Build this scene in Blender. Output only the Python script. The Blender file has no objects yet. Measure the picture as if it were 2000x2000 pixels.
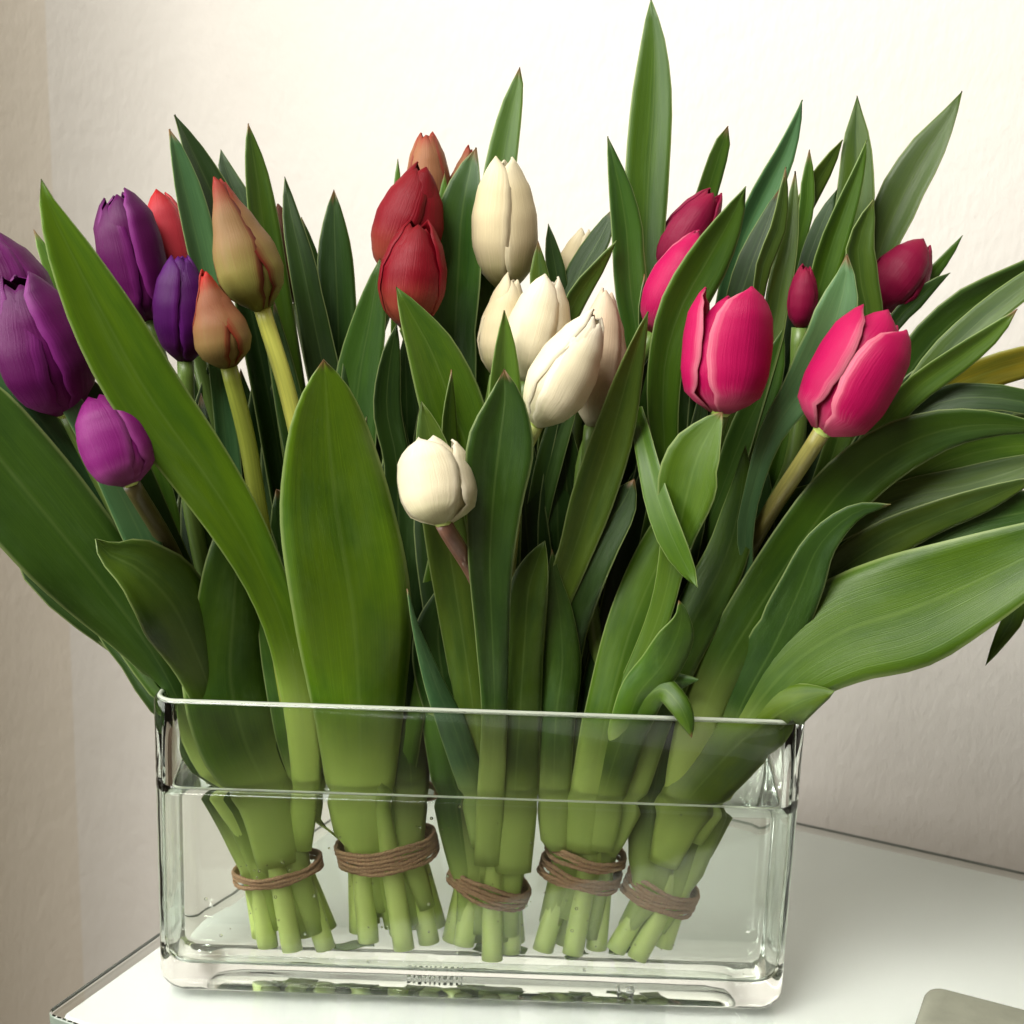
import bpy, math, random
from mathutils import Vector, Matrix
R = math.radians
rnd = random.Random(7)
scene = bpy.context.scene
COL = scene.collection

# ------------------------------------------------------------------ camera
CAM = Vector((0.0, 0.0, 0.372))
PITCH, ROLL, FPX = R(13.0), R(2.0), 2710.0      # focal length in units of a 2000 px wide picture
FW = Vector((0, math.cos(PITCH), -math.sin(PITCH)))
_r = Vector((1, 0, 0)); _u = _r.cross(FW)
RT = math.cos(ROLL) * _r + math.sin(ROLL) * _u
UP = -math.sin(ROLL) * _r + math.cos(ROLL) * _u
cd = bpy.data.cameras.new('camera')
cam = bpy.data.objects.new('camera', cd); COL.objects.link(cam)
cd.sensor_fit = 'HORIZONTAL'; cd.sensor_width = 36.0; cd.lens = 36.0 * FPX / 2000.0
cd.clip_start = 0.01; cd.clip_end = 50.0
m = Matrix((RT, UP, -FW)).transposed().to_4x4(); m.translation = CAM
cam.matrix_world = m
cd.dof.use_dof = True; cd.dof.focus_distance = 0.60; cd.dof.aperture_fstop = 16.0
scene.camera = cam

# ------------------------------------------------------------------ world and lamps
w = bpy.data.worlds.new('World'); scene.world = w; w.use_nodes = True
bg = w.node_tree.nodes['Background']
bg.inputs[0].default_value = (1.0, 0.80, 0.54, 1); bg.inputs[1].default_value = 0.14

def area(name, loc, target, sx, sy, power, col):
    l = bpy.data.lights.new(name, 'AREA'); l.shape = 'RECTANGLE'; l.size = sx; l.size_y = sy
    l.energy = power; l.color = col
    o = bpy.data.objects.new(name, l); COL.objects.link(o)
    o.location = loc
    o.rotation_euler = (Vector(target) - Vector(loc)).to_track_quat('-Z', 'Y').to_euler()
    return o
_wn = Vector((0.4208, 0.9071, 0)); _wd = Vector((0.9071, -0.4208, 0))      # across and along the back wall
_wc = _wd * -1.02 + _wn * -0.32 + Vector((0, 0, 0.55))
area('window_light', _wc, _wc + _wd * 1.0 + _wn * 0.25 + Vector((0, 0, -0.22)), 1.2, 1.0, 25.0, (1.0, 0.98, 0.94))
_wc = _wd * -0.60 + _wn * -0.95 + Vector((0, 0, 2.20))
area('room_light', _wc, (0.02, 0.62, 0.10), 1.2, 1.1, 96.0, (1.0, 0.97, 0.92))

scene.view_settings.view_transform = 'Standard'
scene.view_settings.look = 'None'
scene.view_settings.exposure = 0.26
scene.view_settings.gamma = 1.0
cy = scene.cycles
cy.use_denoising = True
try: cy.denoiser = 'OPENIMAGEDENOISE'
except Exception: pass
cy.max_bounces = 20; cy.transmission_bounces = 16; cy.transparent_max_bounces = 8
cy.diffuse_bounces = 5; cy.glossy_bounces = 6
cy.caustics_refractive = True; cy.caustics_reflective = False
cy.sample_clamp_indirect = 40.0; cy.blur_glossy = 0.5

# ------------------------------------------------------------------ helpers
VC = Vector((-0.0115, 0.613, 0.0))             # vase centre on the table
HX, HY, VH = 0.1465, 0.034, 0.147              # vase half length, half depth, height
FRONT = VC.y - HY

def ray(px, py):
    return FW + ((px - 1000) / FPX) * RT + ((1000 - py) / FPX) * UP

def raw(px, py, D):
    d = ray(px, py); return CAM + d * ((VC.y + D) / d.y)

ZW = raw(930, 1562, -HY + 0.003).z             # water level

def P(px, py, D):
    """a point of the bouquet: picture position and distance D behind the vase's middle plane;
    below the water line the bending of light by the water is taken into account"""
    p = raw(px, py, D)
    if p.z < ZW and abs(D) < HY:
        q = raw(px, py, -HY + (D + HY) / 1.30)
        if q.z < ZW: return Vector((q.x, VC.y + D, q.z))
    return p

def px2m(p): return (p - CAM).dot(FW) / FPX

def crom(pts, n):
    """Catmull-Rom through pts (lists of floats, first three are a position), n samples"""
    m_ = len(pts)
    t = [0.0]
    for i in range(1, m_):
        t.append(t[-1] + max(1e-6, math.dist(pts[i][:3], pts[i-1][:3])) ** 0.75)
    T = t[-1]
    k = len(pts[0])
    tan = []
    for i in range(m_):
        a, b = max(0, i - 1), min(m_ - 1, i + 1)
        tan.append([(pts[b][j] - pts[a][j]) / (t[b] - t[a]) for j in range(k)])
    out = []; seg = 0
    for s in range(n):
        x = T * s / (n - 1)
        while seg < m_ - 2 and x > t[seg + 1]: seg += 1
        h = t[seg + 1] - t[seg]; f = min(1.0, max(0.0, (x - t[seg]) / h))
        h00 = 2*f**3 - 3*f**2 + 1; h10 = f**3 - 2*f**2 + f; h01 = -2*f**3 + 3*f**2; h11 = f**3 - f**2
        out.append([h00*pts[seg][j] + h10*h*tan[seg][j] + h01*pts[seg+1][j] + h11*h*tan[seg+1][j] for j in range(k)])
    return out

def mesh_obj(name, verts, faces, mat, parent=None, uvs=None, smooth=True):
    me = bpy.data.meshes.new(name)
    me.from_pydata([tuple(v) for v in verts], [], faces)
    if uvs is not None:
        ul = me.uv_layers.new(name='UVMap')
        vi = [0] * len(me.loops); me.loops.foreach_get('vertex_index', vi)
        flat = [0.0] * (2 * len(vi))
        for i, v in enumerate(vi):
            flat[2*i], flat[2*i+1] = uvs[v]
        ul.data.foreach_set('uv', flat)
    if smooth: me.polygons.foreach_set('use_smooth', [True] * len(me.polygons))
    me.materials.append(mat); me.update()
    o = bpy.data.objects.new(name, me); COL.objects.link(o)
    if parent is not None: o.parent = parent
    return o

def sheet(name, grid, thick, mat, parent, close_tip=True):
    """a thin solid blade from a grid of points grid[i][j] with thickness"""
    nu, nv = len(grid), len(grid[0])
    nrm = []
    for i in range(nu):
        row = []
        for j in range(nv):
            a = grid[min(nu-1, i+1)][j] - grid[max(0, i-1)][j]
            b = grid[i][min(nv-1, j+1)] - grid[i][max(0, j-1)]
            n = a.cross(b)
            if n.length < 1e-12: n = Vector((0, -1, 0))
            row.append(n.normalized())
        nrm.append(row)
    if close_tip: nrm[-1] = nrm[-2]
    vs, uv = [], []
    for sgn in (1, -1):
        for i in range(nu):
            for j in range(nv):
                e = 0.25 + 0.75 * (1 - abs(2*j/(nv-1) - 1) ** 4)
                vs.append(grid[i][j] + nrm[i][j] * (sgn * thick * 0.5 * e)); uv.append((i/(nu-1), j/(nv-1)))
    N = nu * nv; fs = []
    for i in range(nu - 1):
        for j in range(nv - 1):
            a = i*nv + j
            fs.append((a, a+nv, a+nv+1, a+1)); fs.append((N+a, N+a+1, N+a+nv+1, N+a+nv))
    for i in range(nu - 1):
        a = i*nv; fs.append((a, N+a, N+a+nv, a+nv))
        b = i*nv + nv-1; fs.append((b, b+nv, N+b+nv, N+b))
    for j in range(nv - 1):
        fs.append((j, j+1, N+j+1, N+j))
        c = (nu-1)*nv + j; fs.append((c, N+c, N+c+1, c+1))
    return mesh_obj(name, vs, fs, mat, parent, uv)

def tube(name, pts, mat, parent=None, sides=12, cap=True, flute=None, closed=False):
    """pts: [x,y,z,r] samples; flute(i, a) scales the radius"""
    n = len(pts); vs, fs, uv = [], [], []
    cs = [Vector(p[:3]) for p in pts]
    ref = None
    for i in range(n):
        if closed: T = (cs[(i+1) % n] - cs[i-1]).normalized()
        else: T = (cs[min(n-1, i+1)] - cs[max(0, i-1)]).normalized()
        if ref is None:
            ref = Vector((1, 0, 0)) if abs(T.x) < 0.8 else Vector((0, 1, 0))
        ref = (ref - T * ref.dot(T)).normalized()
        bi = T.cross(ref)
        for k in range(sides):
            a = 2*math.pi*k/sides
            r = pts[i][3] * (flute(i, a) if flute else 1.0)
            vs.append(cs[i] + (ref*math.cos(a) + bi*math.sin(a)) * r); uv.append((i/(n-1), k/sides))
    for i in range(n if closed else n-1):
        for k in range(sides):
            a = i*sides + k; b = i*sides + (k+1) % sides
            c = ((i+1) % n)*sides + (k+1) % sides; d = ((i+1) % n)*sides + k
            fs.append((a, b, c, d))
    if cap and not closed:
        fs.append(tuple(range(sides-1, -1, -1)))
        fs.append(tuple((n-1)*sides + k for k in range(sides)))
    return mesh_obj(name, vs, fs, mat, parent, uv)

def empty(name, loc):
    o = bpy.data.objects.new(name, None); COL.objects.link(o); o.location = loc
    o.empty_display_size = 0.02
    return o

def tag(o, label=None, cat=None, group=None, kind=None):
    if label: o['label'] = label
    if cat: o['category'] = cat
    if group: o['group'] = group
    if kind: o['kind'] = kind
    return o

# ------------------------------------------------------------------ materials
class NT:
    def __init__(s, name):
        s.m = bpy.data.materials.new(name); s.m.use_nodes = True
        s.t = s.m.node_tree; s.t.nodes.clear()
        s.out = s.t.nodes.new('ShaderNodeOutputMaterial')
    def n(s, typ, **kw):
        nd = s.t.nodes.new('ShaderNode' + typ)
        for k, v in kw.items():
            if k.startswith('i_'):
                key = k[2:]
                key = int(key) if key.isdigit() else key.replace('_', ' ')
                s.set(nd.inputs[key], v)
            else: setattr(nd, k, v)
        return nd
    def set(s, sock, v):
        if isinstance(v, bpy.types.NodeSocket): s.t.links.new(v, sock)
        elif isinstance(v, bpy.types.Node): s.t.links.new(v.outputs[0], sock)
        else:
            if isinstance(v, tuple) and len(v) == 3 and len(sock.default_value) == 4: v = (*v, 1)
            sock.default_value = v
    def math(s, op, a, b=0.0, clamp=False):
        nd = s.n('Math', operation=op); s.set(nd.inputs[0], a); s.set(nd.inputs[1], b); nd.use_clamp = clamp
        return nd.outputs[0]
    def mix(s, f, a, b, blend='MIX'):
        nd = s.n('MixRGB', blend_type=blend); s.set(nd.inputs[0], f); s.set(nd.inputs[1], a); s.set(nd.inputs[2], b)
        return nd.outputs[0]
    def step(s, v, a, b):
        nd = s.n('MapRange', interpolation_type='SMOOTHSTEP'); s.set(nd.inputs[0], v)
        nd.inputs[1].default_value = a; nd.inputs[2].default_value = b
        return nd.outputs[0]
    def uv(s):
        u = s.n('UVMap'); sp = s.n('SeparateXYZ'); s.set(sp.inputs[0], u.outputs[0])
        return sp.outputs[0], sp.outputs[1]
    def vec(s, x, y, z=0.0):
        c = s.n('CombineXYZ'); s.set(c.inputs[0], x); s.set(c.inputs[1], y); s.set(c.inputs[2], z); return c.outputs[0]
    def noise(s, vec, scale, detail=3.0, rough=0.55):
        nd = s.n('TexNoise'); s.set(nd.inputs['Vector'], vec); nd.inputs['Scale'].default_value = scale
        nd.inputs['Detail'].default_value = detail; nd.inputs['Roughness'].default_value = rough
        return nd.outputs[0]
    def done(s, shader):
        s.t.links.new(shader.outputs[0] if isinstance(shader, bpy.types.Node) else shader, s.out.inputs[0]); return s.m

def mat_leaf():
    t = NT('tulip_leaf'); u, v = t.uv()
    oi = t.n('ObjectInfo')
    base = oi.outputs['Color']; ran = t.math('MULTIPLY', oi.outputs['Random'], 37.0)
    ab = t.math('MULTIPLY', t.math('ABSOLUTE', t.math('SUBTRACT', v, 0.5)), 2.0)
    veins = t.noise(t.vec(t.math('MULTIPLY', u, 1.8), t.math('MULTIPLY', v, 85.0), ran), 1.0, 4.0, 0.7)
    blot = t.noise(t.vec(t.math('MULTIPLY', u, 5.0), t.math('MULTIPLY', v, 2.2), ran), 1.0, 3.0, 0.6)
    c = t.mix(t.step(veins, 0.38, 0.72), base, (1.30, 1.20, 1.12), 'MULTIPLY')
    bloom = t.noise(t.vec(t.math('MULTIPLY', u, 2.4), t.math('MULTIPLY', v, 1.5), t.math('ADD', ran, 9.0)), 1.6, 4.0, 0.65)
    c = t.mix(t.math('MULTIPLY', t.step(bloom, 0.48, 0.78), 0.20), c, (0.15, 0.25, 0.10))
    c = t.mix(t.step(blot, 0.35, 0.75), c, t.mix(1.0, c, (0.52, 0.66, 0.60), 'MULTIPLY'))
    # pale fleshy base of the blade, pale margin, faint pale midrib
    pale = t.mix(0.65, t.mix(1.0, base, (2.2, 1.9, 2.2), 'MULTIPLY'), (0.62, 0.78, 0.20))
    c = t.mix(t.math('MULTIPLY', t.step(u, 0.34, 0.10), 0.95), c, pale)
    c = t.mix(t.math('MULTIPLY', t.step(ab, 0.92, 0.99), 0.42), c, (0.34, 0.42, 0.16))
    c = t.mix(t.math('MULTIPLY', t.step(ab, 0.07, 0.0), 0.09), c, (0.30, 0.42, 0.13))
    tipb = t.math('MULTIPLY', t.step(t.math('ADD', u, t.math('MULTIPLY', blot, 0.03)), 0.985, 1.015), t.step(oi.outputs['Random'], 0.3, 0.6))
    c = t.mix(tipb, c, (0.16, 0.085, 0.03))
    bump = t.n('Bump', i_Strength=0.30, i_Distance=0.0006); t.set(bump.inputs['Height'], veins)
    p = t.n('BsdfPrincipled'); t.set(p.inputs['Base Color'], c)
    t.set(p.inputs['Roughness'], t.n('MapRange', i_0=blot, i_3=0.30, i_4=0.52).outputs[0])
    p.inputs['Specular IOR Level'].default_value = 0.42
    t.set(p.inputs['Normal'], bump)
    tr = t.n('BsdfTranslucent'); t.set(tr.inputs[0], t.mix(1.0, c, (1.5, 1.5, 0.5), 'MULTIPLY'))
    mx = t.n('MixShader', i_0=0.14); t.set(mx.inputs[1], p); t.set(mx.inputs[2], tr)
    return t.done(mx)

def mat_petal(name, cbase, cmid, ctip, cedge, edge_amt, rough=0.46, base_end=0.30, tip_start=0.7, transl=0.25, es=0.62):
    t = NT(name); u, v = t.uv()
    ran = t.math('MULTIPLY', t.n('ObjectInfo').outputs['Random'], 51.0)
    ab = t.math('MULTIPLY', t.math('ABSOLUTE', t.math('SUBTRACT', v, 0.5)), 2.0)
    streak = t.noise(t.vec(t.math('MULTIPLY', u, 1.6), t.math('MULTIPLY', v, 44.0), ran), 1.0, 4.0, 0.7)
    soft = t.noise(t.vec(t.math('MULTIPLY', u, 3.0), t.math('MULTIPLY', v, 3.0), ran), 1.0, 2.0)
    uu = t.math('ADD', u, t.math('MULTIPLY', t.math('SUBTRACT', streak, 0.5), 0.30))
    c = t.mix(t.step(uu, 0.02, base_end), cbase, cmid)
    c = t.mix(t.step(uu, tip_start, 1.0), c, ctip)
    e = t.math('ADD', ab, t.math('MULTIPLY', t.math('SUBTRACT', streak, 0.5), 0.35))
    c = t.mix(t.math('MULTIPLY', t.step(e, es, 1.0), edge_amt), c, cedge)
    c = t.mix(t.math('MULTIPLY', t.step(streak, 0.5, 0.8), 0.30), c, t.mix(1.0, c, (1.5, 1.5, 1.5), 'MULTIPLY'))
    c = t.mix(t.math('MULTIPLY', t.step(soft, 0.45, 0.8), 0.25), c, t.mix(1.0, c, (0.7, 0.7, 0.7), 'MULTIPLY'))
    bump = t.n('Bump', i_Strength=0.5, i_Distance=0.0006); t.set(bump.inputs['Height'], streak)
    p = t.n('BsdfPrincipled'); t.set(p.inputs['Base Color'], c); p.inputs['Roughness'].default_value = rough
    p.inputs['Specular IOR Level'].default_value = 0.22
    t.set(p.inputs['Normal'], bump)
    tr = t.n('BsdfTranslucent'); t.set(tr.inputs[0], c)
    mx = t.n('MixShader', i_0=transl); t.set(mx.inputs[1], p); t.set(mx.inputs[2], tr)
    return t.done(mx)

def mat_stem():
    t = NT('tulip_stem'); u, v = t.uv()
    base = t.n('ObjectInfo').outputs['Color']
    st = t.noise(t.vec(t.math('MULTIPLY', u, 4.0), t.math('MULTIPLY', v, 9.0)), 2.0, 3.0)
    c = t.mix(t.step(st, 0.35, 0.75), base, t.mix(1.0, base, (1.35, 1.3, 1.3), 'MULTIPLY'))
    c = t.mix(t.math('MULTIPLY', t.step(u, 0.62, 0.25), 0.9), c, (0.24, 0.35, 0.05))
    c = t.mix(t.math('MULTIPLY', t.step(u, 0.34, 0.05), 0.85), c, (0.66, 0.80, 0.24))
    p = t.n('BsdfPrincipled'); t.set(p.inputs['Base Color'], c); p.inputs['Roughness'].default_value = 0.42
    p.inputs['Subsurface Weight'].default_value = 0.0
    return t.done(p)

def mat_glass(name, col, ior, rough=0.0, wav=0.0, scale=40.0, dist=0.001):
    t = NT(name)
    g = t.n('BsdfGlass', i_Color=col, i_IOR=ior, i_Roughness=rough)
    if wav > 0:
        tc = t.n('TexCoord'); nz = t.noise(tc.outputs['Object'], scale, 2.0)
        b = t.n('Bump', i_Strength=wav, i_Distance=dist); t.set(b.inputs['Height'], nz); t.set(g.inputs['Normal'], b)
    return t.done(g)

def mat_wall(name, c1, c2):
    t = NT(name); tc = t.n('TexCoord')
    mp = t.n('Mapping'); t.set(mp.inputs[0], tc.outputs['Object'])
    mp.inputs['Rotation'].default_value = (0, R(35), 0); mp.inputs['Scale'].default_value = (1.0, 1.0, 0.45)
    fine = t.noise(mp.outputs[0], 190.0, 4.0, 0.6)
    mid = t.noise(tc.outputs['Object'], 38.0, 3.0)
    big = t.noise(tc.outputs['Object'], 3.0, 2.0)
    c = t.mix(t.step(big, 0.3, 0.7), c1, c2)
    h = t.math('ADD', t.math('MULTIPLY', fine, 0.6), t.math('MULTIPLY', mid, 0.8))
    b = t.n('Bump', i_Strength=0.5, i_Distance=0.0022); t.set(b.inputs['Height'], h)
    p = t.n('BsdfPrincipled'); t.set(p.inputs['Base Color'], c); p.inputs['Roughness'].default_value = 0.75
    p.inputs['Specular IOR Level'].default_value = 0.25
    t.set(p.inputs['Normal'], b)
    return t.done(p)

def mat_plain(name, col, rough, spec=0.4, nscale=0.0, namt=0.0, bump=0.0, bd=0.0005):
    t = NT(name); tc = t.n('TexCoord'); p = t.n('BsdfPrincipled')
    p.inputs['Roughness'].default_value = rough; p.inputs['Specular IOR Level'].default_value = spec
    if nscale:
        nz = t.noise(tc.outputs['Object'], nscale, 4.0)
        t.set(p.inputs['Base Color'], t.mix(t.math('MULTIPLY', t.step(nz, 0.35, 0.75), namt), col, tuple(x*0.55 for x in col)))
        if bump:
            b = t.n('Bump', i_Strength=bump, i_Distance=bd); t.set(b.inputs['Height'], nz); t.set(p.inputs['Normal'], b)
    else: t.set(p.inputs['Base Color'], col)
    return t.done(p)

M_LEAF = mat_leaf(); M_STEM = mat_stem()
PET = {
 'purple': mat_petal('petal_purple', (0.20, 0.024, 0.16), (0.088, 0.002, 0.068), (0.068, 0.0015, 0.058), (0.24, 0.025, 0.22), 0.55),
 'violet': mat_petal('petal_violet', (0.11, 0.012, 0.12), (0.058, 0.002, 0.080), (0.065, 0.003, 0.105), (0.13, 0.012, 0.18), 0.5),
 'orchid': mat_petal('petal_orchid', (0.30, 0.06, 0.22), (0.18, 0.008, 0.13), (0.13, 0.004, 0.09), (0.31, 0.06, 0.25), 0.6),
 'red':    mat_petal('petal_red', (0.36, 0.08, 0.045), (0.20, 0.002, 0.010), (0.17, 0.0015, 0.006), (0.24, 0.004, 0.013), 0.4, base_end=0.5),
 'coral':  mat_petal('petal_coral', (0.44, 0.08, 0.08), (0.46, 0.035, 0.05), (0.36, 0.006, 0.008), (0.52, 0.12, 0.12), 0.5),
 'cream':  mat_petal('petal_cream', (0.60, 0.58, 0.34), (0.74, 0.67, 0.47), (0.76, 0.70, 0.55), (0.78, 0.73, 0.58), 0.5, rough=0.5),
 'ivory':  mat_petal('petal_ivory', (0.50, 0.48, 0.22), (0.64, 0.55, 0.34), (0.68, 0.61, 0.43), (0.70, 0.64, 0.46), 0.5, rough=0.5),
 'blush':  mat_petal('petal_blush', (0.60, 0.56, 0.38), (0.66, 0.52, 0.36), (0.64, 0.52, 0.38), (0.72, 0.61, 0.45), 0.5, rough=0.5),
 'pink':   mat_petal('petal_pink', (0.56, 0.07, 0.16), (0.43, 0.003, 0.080), (0.41, 0.005, 0.075), (0.62, 0.22, 0.27), 0.62, base_end=0.20, es=0.72),
 'magenta':mat_petal('petal_magenta', (0.22, 0.006, 0.042), (0.22, 0.003, 0.038), (0.24, 0.003, 0.034), (0.28, 0.010, 0.058), 0.5),
 'bud':    mat_petal('petal_bud', (0.27, 0.27, 0.06), (0.235, 0.135, 0.055), (0.26, 0.02, 0.014), (0.13, 0.008, 0.008), 0.95, base_end=0.6, tip_start=0.66),
 'budred': mat_petal('petal_bud_red', (0.26, 0.19, 0.06), (0.26, 0.095, 0.045), (0.40, 0.012, 0.008), (0.22, 0.012, 0.008), 0.85, base_end=0.7, tip_start=0.74),
 'brown':  mat_petal('petal_brown', (0.15, 0.10, 0.04), (0.15, 0.065, 0.03), (0.16, 0.055, 0.03), (0.20, 0.07, 0.035), 0.5),
 'rust':   mat_petal('petal_rust', (0.33, 0.17, 0.07), (0.30, 0.13, 0.06), (0.28, 0.045, 0.025), (0.22, 0.012, 0.012), 0.8, tip_start=0.8),
}
M_GLASS = mat_glass('vase_glass', (0.985, 0.995, 0.985), 1.41, wav=0.10, scale=20.0, dist=0.003)
M_WATER = mat_glass('vase_water', (0.985, 1.0, 0.985), 1.33)
M_PANE = mat_glass('table_glass', (0.985, 0.997, 0.988), 1.5)
def mat_glint():  # whitish colour imitating light caught along the glass edge and the waterline
    t = NT('pale_glint'); p = t.n('BsdfPrincipled', i_Base_Color=(0.80, 0.86, 0.72), i_Roughness=0.3, i_IOR=1.45)
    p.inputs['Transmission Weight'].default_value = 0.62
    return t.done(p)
M_GLINT = mat_glint()
M_BOARD = mat_plain('white_paint', (0.90, 0.92, 0.89), 0.45, 0.4, 14.0, 0.06)
M_WALL = mat_wall('cream_plaster', (0.540, 0.520, 0.478), (0.560, 0.541, 0.502))
M_SIDE = mat_wall('beige_plaster', (0.530, 0.490, 0.420), (0.550, 0.508, 0.440))
M_FELT = mat_plain('grey_felt', (0.215, 0.222, 0.17), 0.9, 0.2, 60.0, 0.35, 0.6, 0.001)
M_FROST = mat_plain('moulded_mark', (0.66, 0.68, 0.64), 0.5)
M_SCRAP = mat_plain('leaf_scrap_green', (0.16, 0.27, 0.03), 0.5, 0.4, 80.0, 0.4)

def mat_twine():
    t = NT('brown_twine'); u, v = t.uv(); tc = t.n('TexCoord')
    fib = t.noise(t.vec(t.math('ADD', t.math('MULTIPLY', u, 150.0), t.math('MULTIPLY', v, 5.0)), t.math('MULTIPLY', v, 6.0)), 1.5, 4.0, 0.7)
    c = t.mix(t.step(fib, 0.3, 0.75), (0.27, 0.135, 0.07), (0.68, 0.46, 0.27))
    b = t.n('Bump', i_Strength=0.8, i_Distance=0.0006); t.set(b.inputs['Height'], fib)
    p = t.n('BsdfPrincipled'); t.set(p.inputs['Base Color'], c); p.inputs['Roughness'].default_value = 0.85
    t.set(p.inputs['Normal'], b)
    return t.done(p)
M_TWINE = mat_twine()

# ------------------------------------------------------------------ setting: walls
WN = Vector((0.4208, 0.9071, 0)); WD = Vector((0.9071, -0.4208, 0))     # wall normal (away), wall direction (to the right)
WOFF = 0.876
ZT, ZB = 1.5, -0.75
def wallpt(s): return WN * WOFF + WD * s
# corner where the back wall rounds into the side wall
RC = 0.13
s_corner = (Vector((-0.215, 1.0, 0)) * 1.0)
tt = WOFF / (Vector((-0.215, 1.0, 0)).dot(WN)); SC = (Vector((-0.215, 1.0, 0)) * tt).dot(WD)
def strip(name, line, mat, z0, z1, nz=2):
    vs, fs = [], []
    for i, p in enumerate(line):
        for k in range(nz): vs.append((p.x, p.y, z0 + (z1 - z0) * k / (nz - 1)))
    for i in range(len(line) - 1):
        for k in range(nz - 1):
            a = i*nz + k; fs.append((a, a+nz, a+nz+1, a+1))
    return mesh_obj(name, vs, fs, mat, None, [(i // nz / (len(line) - 1), i % nz) for i in range(len(vs))])
ctr = wallpt(SC) - WN * RC
arc = [ctr + WN * RC * math.cos(R(90) * k / 24) - WD * RC * math.sin(R(90) * k / 24) for k in range(25)]
KS = 15                                             # where the cream paint meets the beige paint of the side wall
wb = strip('wall_back', [wallpt(SC + 2.2 * k / 8) for k in range(8, 0, -1)] + arc[:KS+1], M_WALL, ZB, ZT); tag(wb, kind='structure')
ws = strip('wall_left', arc[KS:] + [arc[-1] - WN * (0.25 * k / 5) for k in range(1, 6)], M_SIDE, ZB, ZT); tag(ws, kind='structure')
fl = mesh_obj('floor', [(-2.5, -1, ZB), (2.5, -1, ZB), (2.5, 2.5, ZB), (-2.5, 2.5, ZB)], [(0, 1, 2, 3)], mat_plain('floor_wood', (0.10, 0.07, 0.045), 0.6, 0.3, 6.0, 0.3))
tag(fl, kind='structure')

# ------------------------------------------------------------------ table: glass plate over a white board
TA = Vector((-0.2056, 0.5636, 0)); TDEP, TLEN = 0.37, 1.15
def tpt(s, d, z): p = TA + WD * s + WN * d; return Vector((p.x, p.y, z))
def rrect(hx, hy, r, n=6):
    out = []
    for cx, cyy, a0 in ((hx-r, hy-r, 0), (-hx+r, hy-r, 90), (-hx+r, -hy+r, 180), (hx-r, -hy+r, 270)):
        for k in range(n+1):
            a = R(a0 + 90*k/n); out.append((cx + r*math.cos(a), cyy + r*math.sin(a)))
    return out
def stack(loops, closed_caps=True):
    vs, fs = [], []; n = len(loops[0])
    for L in loops: vs += L
    for i in range(len(loops)-1):
        for k in range(n):
            a = i*n + k; b = i*n + (k+1) % n
            fs.append((a, b, b+n, a+n))
    if closed_caps:
        fs.append(tuple(range(n-1, -1, -1))); fs.append(tuple((len(loops)-1)*n + k for k in range(n)))
    return vs, fs
def plate(s0, s1, d0, d1, z0, z1, r, bev):
    cs, cd_ = (s0+s1)/2, (d0+d1)/2
    L = []
    for z, ins in ((z0, bev), (z0+bev*0.3, bev*0.3), (z0+bev, 0), (z1-bev, 0), (z1-bev*0.3, bev*0.3), (z1, bev)):
        L.append([tpt(cs + x, cd_ + y, z) for x, y in rrect((s1-s0)/2-ins, (d1-d0)/2-ins, max(0.0005, r-ins), 5)])
    return stack(L)
table = empty('console_table', tpt(0.5, 0.185, ZB))
table_loc = Vector(table.location)
def child(o, root):
    o.parent = root; o.matrix_parent_inverse = Matrix.Translation(-Vector(root.location)); return o
v_, f_ = plate(0, TLEN, 0, TDEP, -0.006, 0.0, 0.006, 0.0010)
gp = child(mesh_obj('glass_plate', v_, f_, M_PANE, smooth=False), table)
gp.data.materials.append(mat_plain('polished_glass_edge', (0.17, 0.21, 0.17), 0.15, 0.6))
for i, f in enumerate(gp.data.polygons):
    if 24 <= i < 96: f.material_index = 1
v_, f_ = plate(0.005, TLEN-0.005, 0.005, TDEP-0.005, -0.034, -0.0065, 0.004, 0.002)
child(mesh_obj('table_top', v_, f_, M_BOARD, smooth=False), table)
for s_ in (0.07, TLEN-0.07):
    for d_ in (0.06, TDEP-0.05):
        v_, f_ = plate(s_-0.02, s_+0.02, d_-0.02, d_+0.02, ZB, -0.0345, 0.003, 0.001)
        child(mesh_obj('leg', v_, f_, M_BOARD, smooth=False), table)
tag(table, 'white console table with a clear glass plate on top', 'table')

# ------------------------------------------------------------------ vase and water
def vl(x, y, z): return Vector((VC.x + x, VC.y + y, z))
loops = []
rb = 0.011
for dx, dy, z in ((0.034, 0.023, 0.0042), (0.026, 0.0175, 0.0040), (0.0215, 0.0145, 0.0030), (0.018, 0.0125, 0.0012), (0.0145, 0.0105, 0.0006)):   # hollowed underside
    loops.append([vl(x, y, z) for x, y in rrect(HX-dx, HY-dy, 0.0055)])
for k in range(8):                                  # rounded foot
    a = R(90) * k / 7
    ins = rb * (1 - math.sin(a)); z = 0.0006 + rb * (1 - math.cos(a))
    loops.append([vl(x, y, z) for x, y in rrect(HX-ins, HY-ins*0.75, 0.010-ins*0.4)])
for z in (0.03, 0.06, 0.09, 0.12, VH-0.0016):
    loops.append([vl(x, y, z) for x, y in rrect(HX, HY, 0.010)])
T1, T2 = 0.0052, 0.0034                              # wall thickness at the ends and the long sides
for ins, z in ((0.0006, VH-0.0004), (0.0014, VH), (T2-0.0010, VH), (T2-0.0004, VH-0.0004)):
    loops.append([vl(x, y, z) for x, y in rrect(HX-ins*T1/T2, HY-ins, 0.0092-ins*0.5)])
IX, IY, IR, FZ = HX-T1, HY-T2, 0.0085, 0.0155
for z in (VH-0.002, 0.12, 0.09, 0.06, 0.03):
    loops.append([vl(x, y, z) for x, y in rrect(IX, IY, IR)])
ri = 0.007
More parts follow.
